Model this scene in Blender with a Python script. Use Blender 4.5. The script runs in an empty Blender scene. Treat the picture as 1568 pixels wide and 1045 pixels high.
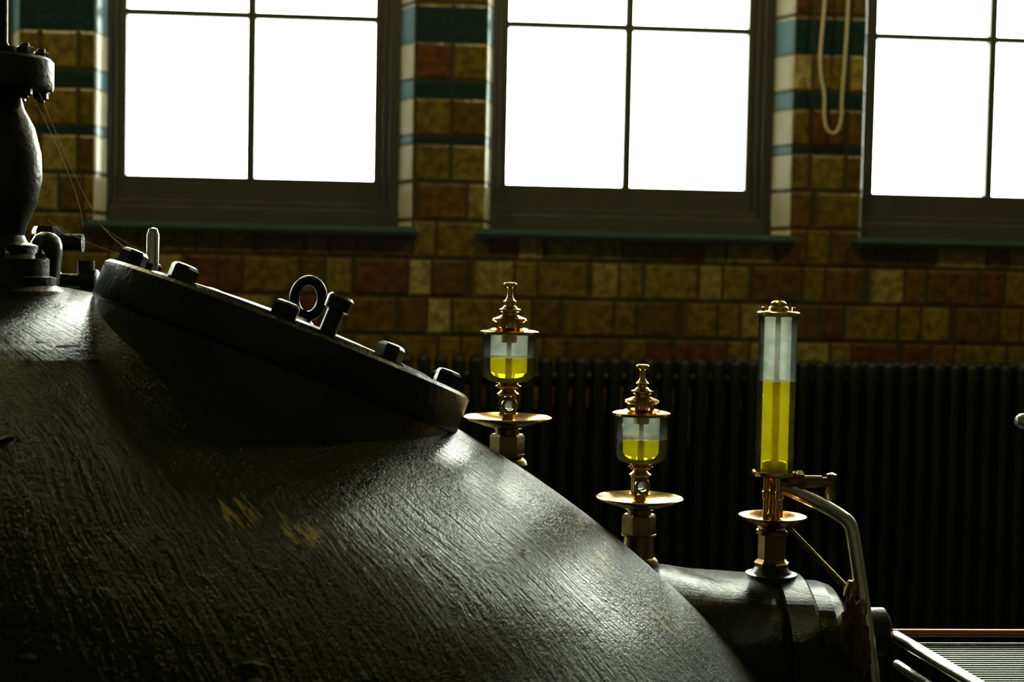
import bpy, bmesh, math, random
from mathutils import Vector, Matrix
from mathutils import noise as mn
random.seed(7)
scn=bpy.context.scene
col=scn.collection

# ---------------------------------------------------------------- helpers
def new_mat(name):
    m=bpy.data.materials.new(name); m.use_nodes=True
    nt=m.node_tree; nt.nodes.clear()
    out=nt.nodes.new('ShaderNodeOutputMaterial')
    return m,nt,out
def N(nt,t,**k):
    n=nt.nodes.new(t)
    for a,b in k.items():
        setattr(n,a,b)
    return n
def setin(nt,sock,v):
    if isinstance(v,bpy.types.NodeSocket): nt.links.new(v,sock)
    else: sock.default_value=v
def math_(nt,op,a,b=None,c=None):
    n=N(nt,'ShaderNodeMath',operation=op)
    setin(nt,n.inputs[0],a)
    if b is not None: setin(nt,n.inputs[1],b)
    if c is not None: setin(nt,n.inputs[2],c)
    return n.outputs[0]
def mixc(nt,f,a,b,bt='MIX'):
    n=N(nt,'ShaderNodeMix',data_type='RGBA',blend_type=bt)
    setin(nt,n.inputs[0],f); setin(nt,n.inputs[6],a); setin(nt,n.inputs[7],b)
    return n.outputs[2]
def ramp(nt,f,stops,interp='LINEAR'):
    n=N(nt,'ShaderNodeValToRGB'); cr=n.color_ramp; cr.interpolation=interp
    while len(cr.elements)<len(stops): cr.elements.new(0.5)
    for e,(p,c) in zip(cr.elements,stops):
        e.position=p; e.color=(*c,1) if len(c)==3 else c
    setin(nt,n.inputs[0],f)
    return n.outputs[0]
def noise(nt,vec,scale,detail=3,rough=.55,dist=0):
    n=N(nt,'ShaderNodeTexNoise'); n.inputs['Scale'].default_value=scale
    n.inputs['Detail'].default_value=detail; n.inputs['Roughness'].default_value=rough
    n.inputs['Distortion'].default_value=dist
    nt.links.new(vec,n.inputs['Vector']); return n.outputs[0]
def simple(name,color,rough=.5,metal=0.,var=.25,scale=30,bump=.15,coat=0.,spec=.5):
    m,nt,out=new_mat(name)
    tc=N(nt,'ShaderNodeTexCoord'); b=N(nt,'ShaderNodeBsdfPrincipled')
    nz=noise(nt,tc.outputs['Object'],scale)
    c=mixc(nt,nz,(*[k*(1-var) for k in color],1),(*[min(1,k*(1+var)) for k in color],1))
    nt.links.new(c,b.inputs['Base Color'])
    r=math_(nt,'MULTIPLY_ADD',nz,.3*rough,rough*.85); nt.links.new(r,b.inputs['Roughness'])
    b.inputs['Metallic'].default_value=metal; b.inputs['Coat Weight'].default_value=coat
    b.inputs['Specular IOR Level'].default_value=spec
    if bump:
        bp=N(nt,'ShaderNodeBump'); bp.inputs['Strength'].default_value=bump; bp.inputs['Distance'].default_value=.002
        n2=noise(nt,tc.outputs['Object'],scale*4,4); nt.links.new(n2,bp.inputs['Height']); nt.links.new(bp.outputs[0],b.inputs['Normal'])
    nt.links.new(b.outputs[0],out.inputs[0]); return m

def finish(bm,name,mat,parent=None,smooth=True,angle=35,loc=None):
    bmesh.ops.recalc_face_normals(bm,faces=bm.faces)
    me=bpy.data.meshes.new(name); bm.to_mesh(me); bm.free()
    if mat: me.materials.append(mat)
    if smooth:
        me.polygons.foreach_set('use_smooth',[True]*len(me.polygons))
        me.set_sharp_from_angle(angle=math.radians(angle))
    o=bpy.data.objects.new(name,me); col.objects.link(o)
    if parent: o.parent=parent
    if loc: o.location=loc
    return o
def empty(name,loc=(0,0,0),parent=None):
    e=bpy.data.objects.new(name,None); e.location=loc; e.empty_display_size=.05; col.objects.link(e)
    if parent: e.parent=parent
    return e
def add_box(bm,x0,x1,y0,y1,z0,z1):
    vs=[bm.verts.new((x,y,z)) for x in (x0,x1) for y in (y0,y1) for z in (z0,z1)]
    for f in ((0,1,3,2),(4,6,7,5),(0,4,5,1),(2,3,7,6),(0,2,6,4),(1,5,7,3)):
        bm.faces.new([vs[i] for i in f])
def box(name,x0,x1,y0,y1,z0,z1,mat,parent=None,bev=0):
    bm=bmesh.new(); add_box(bm,x0,x1,y0,y1,z0,z1)
    if bev: bmesh.ops.bevel(bm,geom=bm.edges[:],offset=bev,segments=3,affect='EDGES',profile=.5)
    return finish(bm,name,mat,parent)
def basis(axis):
    a=Vector(axis).normalized(); q=Vector((0,0,1)).rotation_difference(a); return q.to_matrix().to_4x4()
def add_lathe(bm,prof,loc=(0,0,0),axis=(0,0,1),seg=48,phase=0):
    M=Matrix.Translation(loc)@basis(axis); rings=[]
    for r,z in prof:
        if r<1e-7: rings.append([bm.verts.new(M@Vector((0,0,z)))])
        else: rings.append([bm.verts.new(M@Vector((r*math.cos(phase+2*math.pi*i/seg),r*math.sin(phase+2*math.pi*i/seg),z))) for i in range(seg)])
    for a,b in zip(rings,rings[1:]):
        if len(a)==1 and len(b)==1: continue
        for i in range(seg):
            j=(i+1)%seg
            if len(a)==1: bm.faces.new((a[0],b[i],b[j]))
            elif len(b)==1: bm.faces.new((a[i],b[0],a[j]))
            else: bm.faces.new((a[i],b[i],b[j],a[j]))
def lathe(name,prof,mat,parent=None,loc=(0,0,0),axis=(0,0,1),seg=48,phase=0,angle=35):
    bm=bmesh.new(); add_lathe(bm,prof,loc,axis,seg,phase); return finish(bm,name,mat,parent,angle=angle)
def add_bolt(bm,loc,axis,r,h,stud=True,ph=0):
    c=r*.16
    add_lathe(bm,[(0,0),(r*1.22,0),(r*1.22,h*.14),(r,h*.14),(r,h*.80),(r-c,h*.95),(r*.6,h),(0,h*1.03)] ,loc,axis,6,ph)
    if stud: add_lathe(bm,[(0,h),(r*.5,h),(r*.5,h*1.25),(r*.4,h*1.35),(0,h*1.35)],loc,axis,16)
def tube(name,pts,r,mat,parent=None,smooth=True,res=8,taper=None):
    cu=bpy.data.curves.new(name,'CURVE'); cu.dimensions='3D'; cu.bevel_depth=r; cu.bevel_resolution=4; cu.use_fill_caps=True
    cu.resolution_u=res
    if smooth:
        s=cu.splines.new('NURBS'); s.points.add(len(pts)-1); s.order_u=3; s.use_endpoint_u=True
    else:
        s=cu.splines.new('POLY'); s.points.add(len(pts)-1)
    for i,(p,q) in enumerate(zip(s.points,pts)):
        p.co=(*q,1)
        if taper: p.radius=taper[i]
    o=bpy.data.objects.new(name,cu); col.objects.link(o)
    dg=bpy.context.evaluated_depsgraph_get(); me=bpy.data.meshes.new_from_object(o.evaluated_get(dg))
    bpy.data.objects.remove(o); bpy.data.curves.remove(cu)
    me.name=name; me.materials.clear(); me.materials.append(mat)
    me.polygons.foreach_set('use_smooth',[True]*len(me.polygons)); me.set_sharp_from_angle(angle=math.radians(50))
    o=bpy.data.objects.new(name,me); col.objects.link(o)
    if parent: o.parent=parent
    return o

# ---------------------------------------------------------------- dimensions
C=Vector((-.68,1.80,.068)); RR,BB=1.53,.92       # engine casing: centre, radius, depth radius

# ---------------------------------------------------------------- materials
def brick_mat(name='glazed_brick',jamb=False):
    m,nt,out=new_mat(name)
    tc=N(nt,'ShaderNodeTexCoord'); sp=N(nt,'ShaderNodeSeparateXYZ'); nt.links.new(tc.outputs['Object'],sp.inputs[0])
    x,y,z=sp.outputs
    H=.134; W=.128
    zz=math_(nt,'SUBTRACT',z,math_(nt,'MULTIPLY',math_(nt,'GREATER_THAN',z,2.08),.026))
    zz=math_(nt,'SUBTRACT',zz,math_(nt,'MULTIPLY',math_(nt,'GREATER_THAN',z,2.25),.060))
    rz=math_(nt,'DIVIDE',math_(nt,'SUBTRACT',zz,.056),H); row=math_(nt,'FLOOR',rz); fz=math_(nt,'FRACT',rz)
    low=math_(nt,'LESS_THAN',z,1.93)
    wn0=N(nt,'ShaderNodeTexWhiteNoise',noise_dimensions='1D'); nt.links.new(row,wn0.inputs['W'])
    off=math_(nt,'MULTIPLY',wn0.outputs[0],math_(nt,'MULTIPLY',low,.9))
    cx=math_(nt,'ADD',math_(nt,'DIVIDE',x,W),off)
    wob=math_(nt,'MULTIPLY',math_(nt,'SINE',math_(nt,'MULTIPLY_ADD',cx,2.3,row)),math_(nt,'MULTIPLY',low,.28))
    cx=math_(nt,'ADD',cx,wob)
    cl=math_(nt,'FLOOR',cx); fx=math_(nt,'FRACT',cx)
    cv=N(nt,'ShaderNodeCombineXYZ'); nt.links.new(cl,cv.inputs[0]); nt.links.new(row,cv.inputs[1])
    wn=N(nt,'ShaderNodeTexWhiteNoise',noise_dimensions='3D'); nt.links.new(cv.outputs[0],wn.inputs['Vector'])
    blot=noise(nt,tc.outputs['Object'],30,4,.65); blot2=noise(nt,tc.outputs['Object'],9,3)
    if jamb: base=mixc(nt,blot2,(.60,.56,.38,1),(.75,.72,.54,1))
    else:
        base=ramp(nt,wn.outputs[0],[(0,(.125,.082,.008)),(.16,(.19,.135,.011)),(.34,(.145,.052,.009)),(.48,(.21,.150,.012)),(.62,(.175,.088,.011)),(.74,(.25,.19,.026)),(.86,(.37,.30,.085)),(.95,(.50,.43,.18))],'CONSTANT')  # random brick tones; the palest stops paint glare into the colour
        bl=N(nt,'ShaderNodeMapRange'); nt.links.new(blot,bl.inputs[0]); bl.inputs[1].default_value=.40; bl.inputs[2].default_value=.60
        base=mixc(nt,math_(nt,'MULTIPLY',bl.outputs[0],.9),base,mixc(nt,1.,base,(.42,.34,.25,1),'MULTIPLY'))
        base=mixc(nt,blot2,mixc(nt,1.,base,(1.4,1.35,1.2,1),'MULTIPLY'),mixc(nt,1.,base,(.75,.72,.7,1),'MULTIPLY'))
    def band(a,b):
        return math_(nt,'MULTIPLY',math_(nt,'GREATER_THAN',z,a),math_(nt,'LESS_THAN',z,b))
    bm_=math_(nt,'MAXIMUM',math_(nt,'MAXIMUM',band(2.418,2.54),band(2.224,2.284)),math_(nt,'MAXIMUM',band(2.066,2.092),band(2.68,2.74)))
    if jamb: base=mixc(nt,bm_,base,(.14,.30,.36,1))
    else: base=mixc(nt,bm_,base,mixc(nt,blot,(.002,.018,.018,1),(.005,.034,.034,1)))
    def edge(f,w):
        d=math_(nt,'ABSOLUTE',math_(nt,'SUBTRACT',f,.5)); n=N(nt,'ShaderNodeMapRange'); n.interpolation_type='SMOOTHSTEP'
        nt.links.new(d,n.inputs[0]); n.inputs[1].default_value=.5-w; n.inputs[2].default_value=.5; return n.outputs[0]
    mo=edge(fz,.10) if jamb else math_(nt,'MAXIMUM',edge(fx,.12),edge(fz,.12))
    mo2=math_(nt,'MULTIPLY',mo,math_(nt,'SUBTRACT',1.,math_(nt,'MULTIPLY',bm_,.85)))
    base=mixc(nt,mo2,base,(.055,.038,.008,1))
    b=N(nt,'ShaderNodeBsdfPrincipled'); nt.links.new(base,b.inputs['Base Color'])
    b.inputs['Roughness'].default_value=.32; b.inputs['Coat Weight'].default_value=.25; b.inputs['Coat Roughness'].default_value=.15
    bp=N(nt,'ShaderNodeBump'); bp.inputs['Strength'].default_value=.6; bp.inputs['Distance'].default_value=.007
    h=math_(nt,'ADD',math_(nt,'SUBTRACT',1.,mo2),math_(nt,'MULTIPLY',noise(nt,tc.outputs['Object'],14,3),1.4))
    nt.links.new(h,bp.inputs['Height']); nt.links.new(bp.outputs[0],b.inputs['Normal'])
    nt.links.new(b.outputs[0],out.inputs[0]); return m
def dome_mat():
    m,nt,out=new_mat('green_engine_paint')
    tc=N(nt,'ShaderNodeTexCoord'); P=tc.outputs['Object']; sp=N(nt,'ShaderNodeSeparateXYZ'); nt.links.new(P,sp.inputs[0])
    x,y,z=sp.outputs       # object origin = dome centre
    phi=math_(nt,'ARCTAN2',math_(nt,'MULTIPLY',y,RR/BB),x)
    warp=noise(nt,P,5,3)
    phw=math_(nt,'MULTIPLY_ADD',warp,.08,phi)
    cv=N(nt,'ShaderNodeCombineXYZ'); nt.links.new(math_(nt,'MULTIPLY',phw,120.),cv.inputs[0]); nt.links.new(math_(nt,'MULTIPLY',z,19.),cv.inputs[1])
    streak=noise(nt,cv.outputs[0],1.0,4,.65,.45)
    st=N(nt,'ShaderNodeMapRange'); nt.links.new(streak,st.inputs[0]); st.inputs[1].default_value=.3; st.inputs[2].default_value=.7
    fine=noise(nt,P,330,3,.75); mid=noise(nt,P,120,3,.6); big=noise(nt,P,7,4,.6)
    vo=N(nt,'ShaderNodeTexVoronoi',feature='DISTANCE_TO_EDGE'); vo.inputs['Scale'].default_value=150; nt.links.new(P,vo.inputs['Vector'])
    ck=N(nt,'ShaderNodeMapRange'); nt.links.new(vo.outputs['Distance'],ck.inputs[0]); ck.inputs[1].default_value=0; ck.inputs[2].default_value=.18
    def spot(px,py,pz,r0,r1):
        vd=N(nt,'ShaderNodeVectorMath',operation='DISTANCE'); nt.links.new(P,vd.inputs[0]); vd.inputs[1].default_value=(px,py,pz)
        n=N(nt,'ShaderNodeMapRange'); nt.links.new(vd.outputs['Value'],n.inputs[0]); n.inputs[1].default_value=r0; n.inputs[2].default_value=r1; n.inputs[3].default_value=1; n.inputs[4].default_value=0
        return n.outputs[0]
    cv2=N(nt,'ShaderNodeCombineXYZ'); nt.links.new(math_(nt,'MULTIPLY',phi,90.),cv2.inputs[0]); nt.links.new(math_(nt,'MULTIPLY',z,26.),cv2.inputs[1])
    st2=noise(nt,cv2.outputs[0],1.2,4,.62,.3)
    def onsurf(wx,wz):
        xx,zz=wx-C.x,wz-C.z; return (xx,-BB*math.sqrt(max(0,1-(xx*xx+zz*zz)/RR**2)),zz)
    s=math_(nt,'MAXIMUM',math_(nt,'MAXIMUM',math_(nt,'MAXIMUM',spot(*onsurf(-.165,1.362),.015,.05),spot(*onsurf(-.110,1.345),.015,.045)),spot(*onsurf(.235,1.268),.01,.05)),spot(*onsurf(.30,1.205),.01,.05))
    k=N(nt,'ShaderNodeMapRange'); nt.links.new(math_(nt,'MULTIPLY_ADD',s,.22,st2),k.inputs[0]); k.inputs[1].default_value=.73; k.inputs[2].default_value=.78
    chip=math_(nt,'MULTIPLY',k.outputs[0],math_(nt,'GREATER_THAN',s,.02))
    c=mixc(nt,big,(.006,.010,.003,1),(.013,.019,.006,1))
    c=mixc(nt,math_(nt,'MULTIPLY',streak,.4),c,(.006,.008,.002,1))
    c=mixc(nt,chip,c,(.62,.48,.10,1))
    b=N(nt,'ShaderNodeBsdfPrincipled'); nt.links.new(c,b.inputs['Base Color'])
    r=math_(nt,'MULTIPLY_ADD',big,.16,.12); nt.links.new(r,b.inputs['Roughness'])
    b.inputs['Specular IOR Level'].default_value=.42; b.inputs['Specular Tint'].default_value=(.86,1,.68,1)
    h=math_(nt,'ADD',math_(nt,'MULTIPLY',st.outputs[0],.75),math_(nt,'ADD',math_(nt,'MULTIPLY',fine,.60),math_(nt,'ADD',math_(nt,'MULTIPLY',mid,.95),math_(nt,'MULTIPLY',ck.outputs[0],.18))))
    bp=N(nt,'ShaderNodeBump'); bp.inputs['Strength'].default_value=.62; bp.inputs['Distance'].default_value=.0024
    nt.links.new(h,bp.inputs['Height']); nt.links.new(bp.outputs[0],b.inputs['Normal'])
    nt.links.new(b.outputs[0],out.inputs[0]); return m
def glass_mat(name,colr,trans,rough=.03):
    m,nt,out=new_mat(name)
    tr=N(nt,'ShaderNodeBsdfTransparent'); tr.inputs[0].default_value=(.96,.98,.95,1)
    gl=N(nt,'ShaderNodeBsdfGlossy'); gl.inputs['Roughness'].default_value=rough
    tl=N(nt,'ShaderNodeBsdfTranslucent'); tl.inputs[0].default_value=(*colr,1)
    fr=N(nt,'ShaderNodeFresnel'); fr.inputs[0].default_value=1.4
    tc=N(nt,'ShaderNodeTexCoord'); nz=noise(nt,tc.outputs['Object'],60,3)
    a=N(nt,'ShaderNodeMixShader'); nt.links.new(math_(nt,'MULTIPLY',nz,trans*2),a.inputs[0]); nt.links.new(tr.outputs[0],a.inputs[1]); nt.links.new(tl.outputs[0],a.inputs[2])
    b=N(nt,'ShaderNodeMixShader'); nt.links.new(fr.outputs[0],b.inputs[0]); nt.links.new(a.outputs[0],b.inputs[1]); nt.links.new(gl.outputs[0],b.inputs[2])
    nt.links.new(b.outputs[0],out.inputs[0]); return m
def oil_mat():
    m,nt,out=new_mat('yellow_oil')
    g=N(nt,'ShaderNodeBsdfRefraction'); g.inputs['Color'].default_value=(1,.90,.12,1); g.inputs['IOR'].default_value=1.44; g.inputs['Roughness'].default_value=.03
    tl=N(nt,'ShaderNodeBsdfTranslucent'); tl.inputs[0].default_value=(.82,.68,.02,1)
    gl=N(nt,'ShaderNodeBsdfGlossy'); gl.inputs['Roughness'].default_value=.05
    tc=N(nt,'ShaderNodeTexCoord'); nz=noise(nt,tc.outputs['Object'],25,2)
    a=N(nt,'ShaderNodeMixShader'); nt.links.new(math_(nt,'MULTIPLY_ADD',nz,.3,.12),a.inputs[0]); nt.links.new(g.outputs[0],a.inputs[1]); nt.links.new(tl.outputs[0],a.inputs[2])
    b=N(nt,'ShaderNodeMixShader'); b.inputs[0].default_value=.05; nt.links.new(a.outputs[0],b.inputs[1]); nt.links.new(gl.outputs[0],b.inputs[2])
    nt.links.new(b.outputs[0],out.inputs[0]); return m
M_brick=brick_mat(); M_jamb=brick_mat('cream_jamb_brick',True); M_dome=dome_mat()
M_iron=simple('painted_iron',(.010,.016,.006),.33,0,.3,25,.6)
M_irondark=simple('dark_iron',(.009,.012,.006),.38,0,.3,40,.4)
M_rad=simple('radiator_paint',(.005,.009,.006),.5,0,.3,20,.1)
M_frame=simple('window_frame_paint',(.060,.058,.042),.5,0,.2,20,.1)  # frame paint, colour lifted to include haze from the bright windows
M_sill=simple('glazed_sill_tile',(.07,.13,.11),.14,0,.3,12,.1,.8)
M_brass=simple('brass',(.80,.53,.16),.18,1,.25,60,.05)
M_brassd=simple('tarnished_brass',(.27,.19,.075),.32,1,.35,50,.2)
M_copper=simple('copper',(.68,.33,.13),.25,1,.2,40,.1)
M_cuprail=simple('copper_rail',(.62,.24,.17),.3,1,.2,40,.1)
M_steel=simple('worn_steel',(.70,.71,.62),.25,1,.2,50,.1)
M_mesh=simple('mesh_wire',(.08,.10,.055),.4,1,.2,50,.1)
M_rope=simple('cream_rope',(.66,.58,.36),.8,0,.2,150,.4)
M_plaster=simple('aged_plaster',(.070,.063,.034),.85,0,.2,3,.2)
M_floor=simple('dark_tile_floor',(.035,.032,.02),.5,0,.3,5,.2)
M_rag=simple('oily_rag',(.12,.07,.03),.9,0,.5,60,.6)
M_web=simple('cobweb_silk',(.55,.40,.2),.6,0,.1,60,0)
M_flake=simple('paint_flake_primer',(.05,.045,.028),.5,0,.5,90,.4)
M_glass=glass_mat('lubricator_glass',(.92,1,.92),.11)
M_pane=glass_mat('window_pane',(1,1,1),.0)
M_oil=oil_mat()

# ---------------------------------------------------------------- room shell
XW,XE,YS,YN,ZC=-4.0,4.4,-3.5,5.0,4.4
PER=1.345; Z0,Z1=1.771,3.5
openings=[(-1.092+PER*k,-.010+PER*k) for k in range(-2,4)]
bm=bmesh.new()
add_box(bm,XW-.3,XE+.3,YN,YN+.3,0,Z0-.030)
add_box(bm,XW-.3,XE+.3,YN,YN+.3,Z1,ZC)
edges=[XW-.3]+[v for o in openings for v in o]+[XE+.3]
jf=[]
for i in range(0,len(edges),2):
    a,b=edges[i],edges[i+1]
    # rounded (bullnose) splayed jamb section
    pts=[(a+.006,YN),(b-.006,YN),(b-.001,YN+.003),(b+.003,YN+.012),(b+.022,YN+.095),(b+.022,YN+.3),(a-.046,YN+.3),(a-.046,YN+.095),(a-.006,YN+.014),(a,YN+.004)]
    lo=[bm.verts.new((px,py,Z0-.030)) for px,py in pts]; hi=[bm.verts.new((px,py,Z1)) for px,py in pts]
    n=len(pts)
    for j in range(n):
        f=bm.faces.new((lo[j],lo[(j+1)%n],hi[(j+1)%n],hi[j]))
        if j!=0: jf.append(f)
    bm.faces.new(lo); bm.faces.new(hi)
for f in jf: f.material_index=1
o=finish(bm,'wall_north',M_brick,smooth=False); o.data.materials.append(M_jamb)
box('floor',XW-.3,XE+.3,YS-.2,YN+.3,-.1,0,M_floor)
box('ceiling',XW-.3,XE+.3,YS-.2,YN+.3,ZC,ZC+.1,M_plaster)
box('wall_west',XW-.3,XW,YS,YN,0,ZC,M_plaster)
box('wall_east',XE,XE+.3,YS,YN,0,ZC,M_plaster)
box('wall_south',XW-.3,XE+.3,YS-.2,YS,0,ZC,M_plaster)

for k,(a,b) in enumerate(openings):
    w=empty('window_%d'%(k+1),((a+b)/2,YN+.12,Z0)); inv=Matrix.Translation((-(a+b)/2,-YN-.12,-Z0))
    gl,gr=a+.079,b-.134; gz=1.939; gt=Z1-.05; cx=(gl+gr)/2
    bm=bmesh.new()
    def B(*v): add_box(bm,*v)
    # outer box frame
    B(a-.03,gl-.048,YN+.088,YN+.17,Z0+.058,Z1); B(gr+.052,b+.05,YN+.088,YN+.17,Z0+.058,Z1)
    B(a-.03,b+.05,YN+.085,YN+.17,Z0,Z0+.060); B(a-.03,b+.05,YN+.085,YN+.17,gt+.03,Z1+.02)
    B(gl-.050,gl-.028,YN+.103,YN+.16,Z0+.08,Z1); B(gr+.028,gr+.054,YN+.103,YN+.16,Z0+.08,Z1)
    B(gl-.05,gr+.054,YN+.100,YN+.16,Z0+.055,Z0+.085)
    # sash
    B(gl-.030,gl,YN+.118,YN+.158,gz-.002,Z1); B(gr,gr+.030,YN+.118,YN+.158,gz-.002,Z1)
    B(gl-.03,gr+.03,YN+.115,YN+.161,Z0+.08,gz); B(gl-.03,gr+.03,YN+.115,YN+.161,gt,Z1)
    # glazing bars
    B(cx-.014,cx+.014,YN+.118,YN+.155,gz,gt)
    for zz in (2.512,3.07): B(gl,gr,YN+.121,YN+.153,zz-.011,zz+.011)
    bmesh.ops.bevel(bm,geom=bm.edges[:],offset=.0025,segments=1,affect='EDGES')
    o=finish(bm,'frame',M_frame,w,smooth=False); o.data.transform(inv)
    bm=bmesh.new(); add_box(bm,gl,gr,YN+.137,YN+.140,gz,gt)
    o=finish(bm,'glass_panes',M_pane,w,smooth=False); o.data.transform(inv)
    bm=bmesh.new(); add_box(bm,a-.035,b+.03,YN-.045,YN+.10,Z0-.030,Z0+.002)
    bmesh.ops.bevel(bm,geom=bm.edges[:],offset=.013,segments=4,affect='EDGES')
    o=finish(bm,'sill',M_sill,w); o.data.transform(inv)
    L=bpy.data.lights.new('sky_portal','AREA'); L.shape='RECTANGLE'; L.size=b-a+.1; L.size_y=Z1-Z0+.1
    L.cycles.is_portal=True
    lo=bpy.data.objects.new('sky_portal',L); lo.location=((a+b)/2,YN+.32,(Z0+Z1)/2); lo.rotation_euler=(math.radians(-90),0,0); col.objects.link(lo)

# ---------------------------------------------------------------- radiator
rad=empty('column_radiator',(1.0,4.86,0))
bm=bmesh.new()
x=-.55
while x<2.75:
    for yy in (-.045,.035):
        r=.0225; pr=[(0,.14)]+[(r*math.sin(t),.14+r-r*math.cos(t)) for t in (math.pi/6,math.pi/3,math.pi/2)]+[(r*.86,.3),(r*.86,1.2)]+[(r,1.315)]+[(r*math.cos(t),1.315+r*math.sin(t)) for t in (math.pi/6,math.pi/3)]+[(0,1.338)]
        add_lathe(bm,pr,(x-1.0,yy,0),(0,0,1),10)
    add_box(bm,x-1.0-.012,x-1.0+.012,-.045,.035,1.22,1.325); add_box(bm,x-1.0-.012,x-1.0+.012,-.045,.035,.15,.24)
    x+=.0595
add_lathe(bm,[(0,-1.58),(.026,-1.58),(.026,1.75),(0,1.75)],(0,-.005,1.26),(1,0,0),16)
add_lathe(bm,[(0,-1.58),(.026,-1.58),(.026,1.75),(0,1.75)],(0,-.005,.20),(1,0,0),16)
for xx in (-1.5,-.5,.5,1.5): add_box(bm,xx-.03,xx+.03,-.06,.05,0,.17)
finish(bm,'radiator_columns',M_rad,rad)

# ---------------------------------------------------------------- engine casing
def surf(xw,zw):
    xx,zz=xw-C.x,zw-C.z; q=1-(xx*xx+zz*zz)/RR**2
    yy=-BB*math.sqrt(max(q,0)); n=Vector((xx/RR**2,yy/BB**2,zz/RR**2)).normalized(); return Vector((xx,yy,zz)),n
def topz(xw,yw):
    return C.z+RR*math.sqrt(1-((xw-C.x)/RR)**2-((yw-C.y)/BB)**2)
eng=empty('steam_engine_cylinder',C)
bm=bmesh.new(); bmesh.ops.create_uvsphere(bm,u_segments=256,v_segments=160,radius=1.0)
bmesh.ops.scale(bm,vec=(RR,BB,RR),verts=bm.verts)
bmesh.ops.bisect_plane(bm,geom=bm.verts[:]+bm.edges[:]+bm.faces[:],plane_co=(0,0,-.066),plane_no=(0,0,-1),clear_outer=True)
finish(bm,'domed_casing',M_dome,eng)
bm=bmesh.new(); add_lathe(bm,[(1.0,-.068),(1.045,-.068),(1.045,-.03),(1.0,-.03),(1.0,-.068)],seg=96)
bmesh.ops.scale(bm,vec=(RR,BB*1.02,1),verts=bm.verts); finish(bm,'foot_flange',M_irondark,eng)
# manhole cover, seen nearly edge on
hc=Vector((-.150,1.80,1.530))-C; hn=Vector((.342,.098,.934)).normalized()
prof=[(.285,-.30),(.268,-.16),(.254,-.12),(.240,-.088),(.235,-.065),(.234,-.050),(.238,-.048),(.240,-.045),(.240,-.004),(.236,.0),(.188,.001),(.184,.006),(.10,.012),(0,.016)]
lathe('manhole_boss_and_cover',prof,M_iron,eng,hc,hn,128)
X=(Vector((.940,0,-.342))-hn*hn.dot(Vector((.940,0,-.342)))).normalized(); Yv=hn.cross(X)
bm=bmesh.new()
for i in range(10):
    t=2*math.pi*(i+.5)/10
    p=hc+X*(.212*math.cos(t))+Yv*(.212*math.sin(t))
    add_bolt(bm,p,hn,.0165,.021,False,t)
finish(bm,'cover_bolts',M_iron,eng,angle=25)
bm=bmesh.new()
p=hc+X*.050+Yv*(-.175)
add_lathe(bm,[(0,0),(.010,0),(.010,.032),(.015,.034),(.0155,.048),(.0125,.051),(0,.051)],p,(hn+X*.02).normalized(),20)
finish(bm,'tall_stud',M_iron,eng)
p=hc+X*(-.193)+Yv*.06
lathe('locating_pin',[(0,0),(.008,0),(.008,.056),(.0055,.064),(0,.066)],M_steel,eng,p,(0.01,0,1),16)
bm=bmesh.new(); ec=hc+X*.004+Yv*.02+hn*.046
RM=Matrix.Translation(ec)@Matrix.Rotation(math.radians(-20),4,'Z')@Matrix.Rotation(math.radians(12),4,'Y')@Matrix.Rotation(math.radians(90),4,'X')
n1,n2=36,12
vs=[[bm.verts.new(RM@Vector(((.019+.0068*math.cos(b))*math.cos(a),(.023+.0068*math.cos(b))*math.sin(a),.0068*math.sin(b)))) for b in [2*math.pi*j/n2 for j in range(n2)]] for a in [2*math.pi*i/n1 for i in range(n1)]]
for i in range(n1):
    for j in range(n2): bm.faces.new((vs[i][j],vs[(i+1)%n1][j],vs[(i+1)%n1][(j+1)%n2],vs[i][(j+1)%n2]))
add_lathe(bm,[(0,0),(.019,0),(.019,.007),(.011,.012),(.009,.020),(0,.020)],ec-hn*.036,hn,24)
finish(bm,'lifting_eye',M_iron,eng)
bm=bmesh.new()
for xw,zw,s in ((-.395,1.435,.022),(-.365,1.515,.020),(-.34,1.505,.012),(-.138,1.243,.016),(.097,1.19,.013),(-.33,1.26,.010),(-.40,1.520,.010),(.13,1.30,.008),(.02,1.31,.007)):
    p,n=surf(xw,zw); t=n.cross(Vector((0,0,1))).normalized(); u=n.cross(t)
    ring=[]
    for i in range(11):
        a=2*math.pi*i/11; rr=s*random.uniform(.35,1.1)
        ring.append(bm.verts.new(p+t*(rr*math.cos(a))+u*(rr*.5*math.sin(a))+n*(.001+s*.22*max(0,math.sin(a))*random.random())))
    c=bm.verts.new(p+n*.0015)
    for i in range(11): bm.faces.new((c,ring[i],ring[(i+1)%11]))
finish(bm,'paint_flakes',M_flake,eng,smooth=False)

# ---------------------------------------------------------------- stop valve at left
vx,vy=-.492,1.75
vz=1.578
val=empty('stop_valve',(vx,vy,vz))
lathe('valve_body',[(0,-.02),(.078,-.02),(.072,-.004),(.063,.002),(.063,.012),(.055,.014),(.055,.034),(.042,.040),(.042,.050),(.030,.054),(.026,.062),(.030,.076),(.040,.100),(.046,.130),(.045,.160),(.037,.192),(.025,.214),(.022,.226),(.030,.232),(.057,.236),(.059,.240),(.059,.270),(.055,.274),(.022,.275),(.020,.286),(.008,.288),(.006,.292),(.006,.55),(0,.55)],M_iron,val,seg=64)
bm=bmesh.new()
for i in range(6):
    t=2*math.pi*i/6+.35
    add_bolt(bm,(.044*math.cos(t),.044*math.sin(t),.274),(0,0,1),.010,.010); add_bolt(bm,(.044*math.cos(t),.044*math.sin(t),.236),(0,0,-1),.009,.010)
    add_bolt(bm,(.049*math.cos(t+.5),.049*math.sin(t+.5),.034),(0,0,1),.006,.008)
finish(bm,'flange_bolts',M_irondark,val,angle=25)
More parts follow.
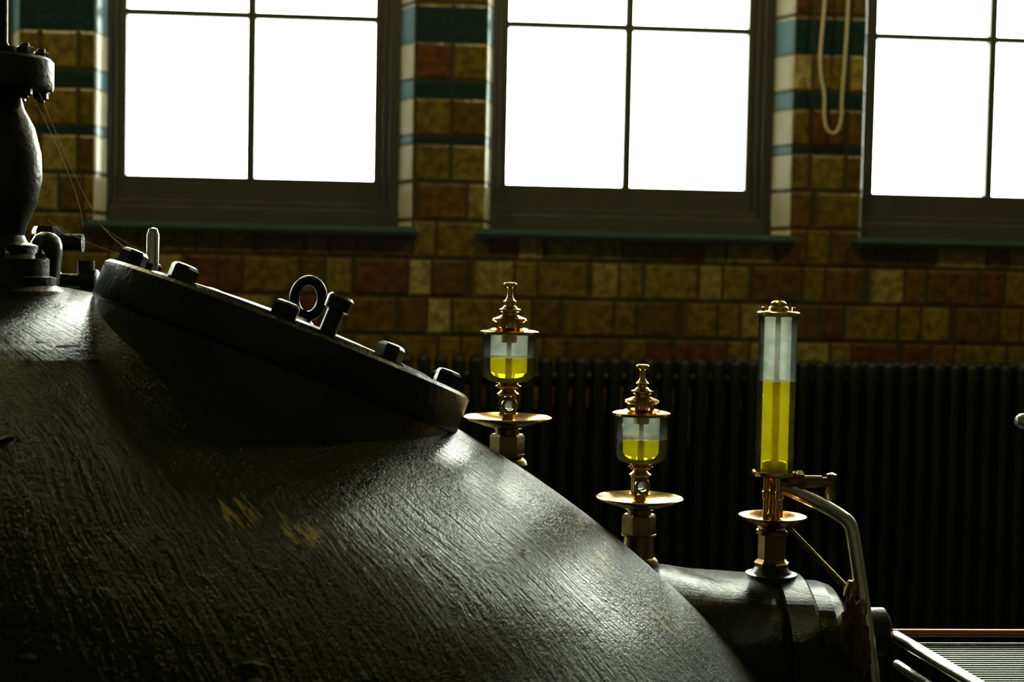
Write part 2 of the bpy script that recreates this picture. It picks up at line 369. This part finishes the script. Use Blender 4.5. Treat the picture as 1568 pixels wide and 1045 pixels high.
bm=bmesh.new(); n1,n2=48,10
vs=[[bm.verts.new(((.10+.009*math.cos(b))*math.cos(a),(.10+.009*math.cos(b))*math.sin(a),.54+.009*math.sin(b))) for b in [2*math.pi*j/n2 for j in range(n2)]] for a in [2*math.pi*i/n1 for i in range(n1)]]
for i in range(n1):
    for j in range(n2): bm.faces.new((vs[i][j],vs[(i+1)%n1][j],vs[(i+1)%n1][(j+1)%n2],vs[i][(j+1)%n2]))
for t in (0,math.pi/2,math.pi/4*3.0,math.pi/4):
    add_lathe(bm,[(.006,-.10),(.006,.10)],(0,0,.54),(math.cos(t),math.sin(t),0),8)
finish(bm,'handwheel',M_irondark,val)
lathe('relief_cap',[(0,-.03),(.020,-.03),(.020,.046),(.019,.055),(.015,.063),(.008,.068),(0,.069)],M_iron,val,(.030,.07,.0),(0.1,0,1),24,angle=60)
dk=empty('drain_cock',(-.475,1.90,topz(-.475,1.90)+.002))
bm=bmesh.new(); dz=1.55-dk.location.z
add_lathe(bm,[(0,0),(.024,0),(.022,.012),(.016,.02),(.015,.06+dz),(.019,.066+dz),(0,.066+dz)],seg=24)
add_lathe(bm,[(0,.066+dz),(.021,.066+dz),(.021,.100+dz),(.018,.106+dz),(0,.106+dz)],seg=6); add_lathe(bm,[(0,-.02),(.012,-.02),(.012,.045),(0,.045)],(0,0,.085+dz),(1,0,0),16)
add_lathe(bm,[(.0,0),(.009,0),(.009,.045),(.015,.047),(.015,.065),(.012,.067),(0,.067)],(.0,0,.036+dz),(1,-.1,0),20)
add_lathe(bm,[(0,0),(.011,0),(.011,.016),(0,.016)],(.050,-.004,.046+dz),(0,0,1),16)
finish(bm,'cock_body',M_iron,dk)

# ---------------------------------------------------------------- horizontal steam pipe (casting of the engine)
PY=1.90
tr=empty('steam_pipe',Vector((.36,PY,1.068))-C,eng)
PA=Vector((1,0,-.045)).normalized()
lathe('pipe_barrel',[(0,-.12),(.146,-.12),(.146,-.03),(.141,.02),(.139,.120),(.137,.128),(.137,.132),(.142,.134),(.143,.170),(.140,.174),(.133,.178),(.133,.200),(.129,.214),(.116,.226),(.09,.230),(.05,.230),(.05,.236),(0,.236)],M_dome,tr,(0,0,0),PA,128)
lathe('shaft_end',[(0,.2),(.028,.2),(.028,.270),(.033,.272),(.033,.296),(.024,.302),(0,.302)],M_irondark,tr,(0,0,.056),(1,0,0),32)
bm=bmesh.new()
for i in range(10):
    t=2*math.pi*i/10
    add_bolt(bm,(.228,.085*math.cos(t),-.01+.085*math.sin(t)),(1,0,0),.010,.010)
finish(bm,'end_bolts',M_irondark,tr,angle=25)
def pipez(xw): return 1.068+.140-(xw-.36)*.045

# ---------------------------------------------------------------- oilers
S=.000872
def sc(p): return [(r*S,z*S) for r,z in p]
def oiler(loc,foot):
    e=empty('drip_oiler',loc)
    lathe('drip_tray',sc([(0,-14),(20,-13),(42,-7),(60,0),(67,4),(68,6),(66,7),(58,3),(40,-3),(18,-7),(0,-8)]),M_brass,e)
    bm=bmesh.new()
    add_lathe(bm,sc([(0,-foot),(32,-foot),(30,-foot+6),(25,-foot+10),(22,-54),(27,-54),(27,-51),(22,-50)]),seg=32)
    add_lathe(bm,sc([(0,-52),(27,-52),(27,-24),(24,-20),(0,-20)]),seg=6)
    add_lathe(bm,sc([(0,-20),(19,-20),(19,-12),(0,-12)]),seg=32)
    finish(bm,'base_fitting',M_brassd,e)
    bm=bmesh.new()
    add_lathe(bm,sc([(0,-9),(17,-8),(18,-4),(13,-1),(10,2),(10,6),(14,9),(16,12),(0,12)]),seg=32)
    for t in (math.pi/4,3*math.pi/4,5*math.pi/4,7*math.pi/4):
        add_lathe(bm,sc([(0,10),(3.2,10),(3.2,44),(0,44)]),(13*S*math.cos(t),13*S*math.sin(t),0),seg=10)
    add_lathe(bm,sc([(0,39),(16,39),(17,42),(12,46),(11,48),(18,51),(20,54),(14,57),(18,60),(0,60)]),seg=32)
    finish(bm,'brass_stem',M_brass,e)
    bm=bmesh.new()
    for s in (-1,1):
        add_lathe(bm,sc([(8,8),(12,8),(13,13),(12,17),(8,17),(8,8)]),(0,0,25*S),(0.1,-s,0),24)
    finish(bm,'sight_ring',M_brassd,e)
    lathe('sight_glass',sc([(0,12),(9,12),(9,39),(0,39)]),M_glass,e,seg=24)
    lathe('glass_cup',sc([(0,59),(20,59.5),(32,62),(39,68),(41.5,77),(41.5,134),(40.3,134),(40.3,78),(38,70),(31.5,64),(19,61.5),(0,61)]),M_glass,e,angle=60)
    lathe('oil_fill',sc([(0,61.2),(19,61.7),(31.3,64.2),(37.8,70.3),(40.1,78),(40.1,99),(0,99)]),M_oil,e,angle=60)
    lathe('feed_tube',sc([(4.0,61),(4.0,134)]),M_brass,e,seg=16)
    bm=bmesh.new()
    add_lathe(bm,sc([(40,133),(45,134),(45.5,138),(40,140),(30,141),(27,143),(20,144),(0,144)]),seg=48)
    for i in range(5):
        t=2*math.pi*i/5+.4; add_lathe(bm,sc([(0,143),(3.5,143),(3.5,153),(0,153)]),(20*S*math.cos(t),20*S*math.sin(t),0),seg=8)
    add_lathe(bm,sc([(0,120),(12,121),(13,142),(11,143),(11,153)]),seg=24)
    add_lathe(bm,sc([(0,152),(24,152),(27,155),(26,158),(18,161),(13,163),(13,167),(17,169),(17,172),(12,174),(8,178),(8,182),(10,184),(6,188),(4.5,192),(4.5,203),(8,205),(10.5,207),(10.5,211),(8,213),(0,213.5)]),seg=32)
    finish(bm,'lid_and_knob',M_brass,e)
    return e
oiler((.1315,PY,1.409),(1.409-topz(.1315,PY)+.004)/S)
oiler((.313,PY,1.302),(1.302-max(topz(.313,PY),pipez(.313)))/S+3)
g=empty('tall_oil_gauge',(.497,PY,1.277))
lathe('drip_tray',sc([(0,-12),(20,-11),(36,-5),(47,2),(52,6),(53,8),(50,8),(44,4),(34,-1),(18,-5),(0,-6)]),M_copper,g)
ft=(1.277-pipez(.497))/S
bm=bmesh.new()
add_lathe(bm,sc([(0,-ft-5),(42,-ft-5),(40,-ft+3),(32,-82),(27,-76),(24,-70)]),seg=40)
finish(bm,'foot',M_iron,g)
bm=bmesh.new()
add_lathe(bm,sc([(0,-72),(27,-72),(28,-66),(25,-64),(22,-60),(22,-22),(24,-20),(24,-14),(0,-12)]),seg=8)
add_lathe(bm,sc([(22,-22),(25,-21),(25,-15),(21,-12)]),seg=32)
finish(bm,'base_fitting',M_brassd,g,angle=25)
bm=bmesh.new()
add_lathe(bm,sc([(0,-6),(20,-5),(20,2),(12,6),(9,12),(8,20),(7,40),(8,58),(12,64),(15,68),(28,70),(34,71),(35,75),(34,78),(0,78)]),seg=40)
for t in (0.3,math.pi/2+.3,math.pi+.3,3*math.pi/2+.3):
    add_lathe(bm,sc([(0,0),(4,0),(4,34),(5.5,36),(5.5,46),(4,48),(4,72),(0,72)]),(14*S*math.cos(t),14*S*math.sin(t),0),seg=12)
add_lathe(bm,sc([(20,79),(20,76)]),seg=24); add_lathe(bm,sc([(0,78),(13,79),(13,92),(10,95),(5,96),(4.5,98),(4.5,322)]),seg=24)
add_lathe(bm,sc([(0,319),(31,320),(33,322),(33,326),(30,328),(16,329),(15,334),(12,336),(12,341),(8,344),(0,345)]),seg=40)
for s in (-1,1): add_lathe(bm,sc([(0,326),(3,326),(3,334),(0,335)]),(24*S*s,0,0),seg=10)
finish(bm,'brass_column_and_cap',M_brass,g)
lathe('glass_cylinder',sc([(29.2,78),(30,78),(30,321),(29.2,321),(29.2,78)]),M_glass,g)
lathe('oil_fill',sc([(0,79),(29,79),(29,220),(0,220)]),M_oil,g,angle=60)

# ---------------------------------------------------------------- drain tube with cock next to gauge
dt=empty('oil_drain_tube',(0,0,0))
tube('tube',[(.505,1.90,1.325),(.522,1.885,1.319),(.556,1.87,1.304),(.574,1.855,1.294),(.588,1.845,1.284),(.592,1.842,1.262),(.602,1.835,1.198),(.620,1.825,1.074),(.626,1.82,1.0),(.630,1.815,topz(.630,1.815)+.002)],.0095,M_steel,dt)
bm=bmesh.new()
add_lathe(bm,[(0,0),(.011,0),(.013,.004),(.013,.022),(.009,.026),(.008,.050),(0,.050)],(.512,1.895,1.331),(1,0,.02),20)
add_lathe(bm,[(0,0),(.016,0),(.016,.007),(0,.007)],(.528,1.895,1.331),(1,0,0),8)
add_lathe(bm,[(0,-.020),(.006,-.020),(.007,-.010),(.0045,0),(.007,.010),(.007,.016),(0,.019)],(.575,1.895,1.326),(.05,0,1),16)
add_lathe(bm,[(0,0),(.007,0),(.007,.025),(0,.025)],(.552,1.895,1.331),(1,0,0),12)
finish(bm,'drain_cock_handle',M_brassd,dt)
tube('stay_rod',[(.512,1.88,1.272),(.592,1.84,1.190)],.0042,M_brassd,dt,smooth=False)
bm=bmesh.new(); add_lathe(bm,[(0,-.01),(.008,-.01),(.010,0),(.008,.012),(0,.014)],(.588,1.832,1.196),(.3,0,1),16)
add_lathe(bm,[(0,-.012),(.011,-.012),(.011,.012),(0,.012)],(.595,1.828,1.175),(1,-.2,0),16)
finish(bm,'clamp',M_brassd,dt)
rg=empty('oily_rag',(.580,1.785,1.145))
bm=bmesh.new(); bmesh.ops.create_icosphere(bm,subdivisions=4,radius=1)
for v in bm.verts:
    d=1+.45*mn.noise(v.co*2.2+Vector((3,1,2)))+.25*mn.noise(v.co*5)
    v.co=Vector((v.co.x*.015*d*(1.2-.3*v.co.z)-.006*v.co.z,v.co.y*.010*d,v.co.z*.050*d))
finish(bm,'cloth',M_rag,rg,angle=180)

# ---------------------------------------------------------------- mesh tray at right
ty=empty('mesh_tool_tray',(.672,1.90,1.122))
bm=bmesh.new()
add_lathe(bm,[(0,-.01),(.0055,-.01),(.0055,.50),(0,.50)],(0,0,0),(1,0,0),16)
finish(bm,'back_rail',M_cuprail,ty)
bm=bmesh.new()
def rail(p,q,r):
    d=Vector(q)-Vector(p); add_lathe(bm,[(0,0),(r,0),(r,d.length),(0,d.length)],p,d,16)
rail((.0,.0,-.004),(.055,-.62,-.004),.0085)
rail((.0,-.015,-.040),(.045,-.60,-.040),.0065)
rail((.50,.0,-.004),(.50,-.60,-.004),.007)
rail((.055,-.62,-.004),(.50,-.62,-.004),.007)
rail((.02,-.012,-.018),(.49,-.012,-.018),.004)
for px_,py_ in ((.27,-.02),(.48,-.02),(.27,-.58),(.48,-.58)): rail((px_,py_,-.02),(px_,py_,-1.122),.010)
finish(bm,'side_rails',M_steel,ty)
bm=bmesh.new()
for i in range(48):
    xx=.02+i*.010
    y0=-.60 if xx>.055 else -.60*xx/.055
    add_box(bm,xx-.0015,xx+.0015,y0,-.005,-.016,-.0135)
for j in range(59):
    yy=-.010-j*.010; add_box(bm,.004-.055*yy/.60,.49,yy-.0015,yy+.0015,-.0135,-.011)
finish(bm,'wire_mesh',M_mesh,ty,smooth=False)

# lever at right edge
lv=empty('control_lever',(.833,1.90,1.418))
bm=bmesh.new()
add_lathe(bm,[(0,0),(.006,.001),(.010,.006),(.011,.012),(.010,.02),(.0085,.05),(.0075,.13),(0,.13)],(0,0,0),(1,0,-.03),24)
finish(bm,'grip',M_steel,lv)
tube('shaft',[(.12,0,-.003),(.19,0,-.006),(.22,0,-.04),(.22,0,-.12),(.22,0,-.29)],.0075,M_steel,lv)

# ---------------------------------------------------------------- rope on the pier
rp=empty('sash_cord',(1.47,4.955,3.3))
pts=[(1.512,3.3),(1.515,2.9),(1.514,2.59),(1.508,2.39),(1.500,2.26),(1.503,2.19),(1.492,2.145),(1.470,2.130),(1.448,2.150),(1.438,2.20),(1.440,2.27),(1.424,2.33),(1.418,2.40),(1.424,2.50),(1.430,2.59),(1.432,2.9),(1.44,3.3)]
tube('cord',[(a-1.47,0.0,b-3.3) for a,b in pts],.0062,M_rope,rp)
lathe('hook',[(0,0),(.02,0),(.02,.01),(.007,.012),(.007,.06),(.012,.065),(0,.07)],M_irondark,rp,(0,.04,.01),(0,-1,0),16)

# cobwebs
cw=empty('cobweb',(0,0,0))
for a,b,c in (((-.447,1.74,1.812),(-.41,1.78,1.70),(-.385,1.80,1.655)),((-.385,1.80,1.655),(-.35,1.80,1.628),(-.30,1.80,1.612)),((-.44,1.76,1.66),(-.40,1.78,1.628),(-.33,1.80,1.613)),((-.455,1.76,1.80),(-.42,1.84,1.70),(-.43,1.90,1.655)),((-.385,1.80,1.655),(-.37,1.85,1.628),(-.345,1.90,1.610))):
    tube('thread',[a,b,c],.0004,M_web,cw)

# ---------------------------------------------------------------- lights
w=bpy.data.worlds.new('overcast_sky'); scn.world=w; w.use_nodes=True
bg=w.node_tree.nodes['Background']; bg.inputs[0].default_value=(.98,1.0,.90,1); bg.inputs[1].default_value=24.0
for i,(lx,ly) in enumerate(((-1.6,3.6),(.6,3.6),(2.6,3.6))):  # unseen point lights, added to brighten the brick wall
    L=bpy.data.lights.new('wall_fill_light','POINT'); L.energy=34; L.color=(1,.86,.38); L.shadow_soft_size=.12
    o=bpy.data.objects.new('wall_fill_light',L); o.location=(lx,ly,3.9); col.objects.link(o)

# ---------------------------------------------------------------- camera
cam=bpy.data.cameras.new('camera'); cam.lens=50; cam.sensor_width=36; cam.clip_start=.05
cam.dof.use_dof=True; cam.dof.focus_distance=1.85; cam.dof.aperture_fstop=6.3
co=bpy.data.objects.new('camera',cam); col.objects.link(co)
r=Vector((.9974,-.0701,.0202)); u=Vector((-.0170,.0451,.9988)); f=Vector((.0709,.9965,-.0438))
M=Matrix((r,u,-f)).transposed().to_4x4(); M.translation=(0,0,1.6)
co.matrix_world=M
scn.camera=co
scn.view_settings.view_transform='Standard'
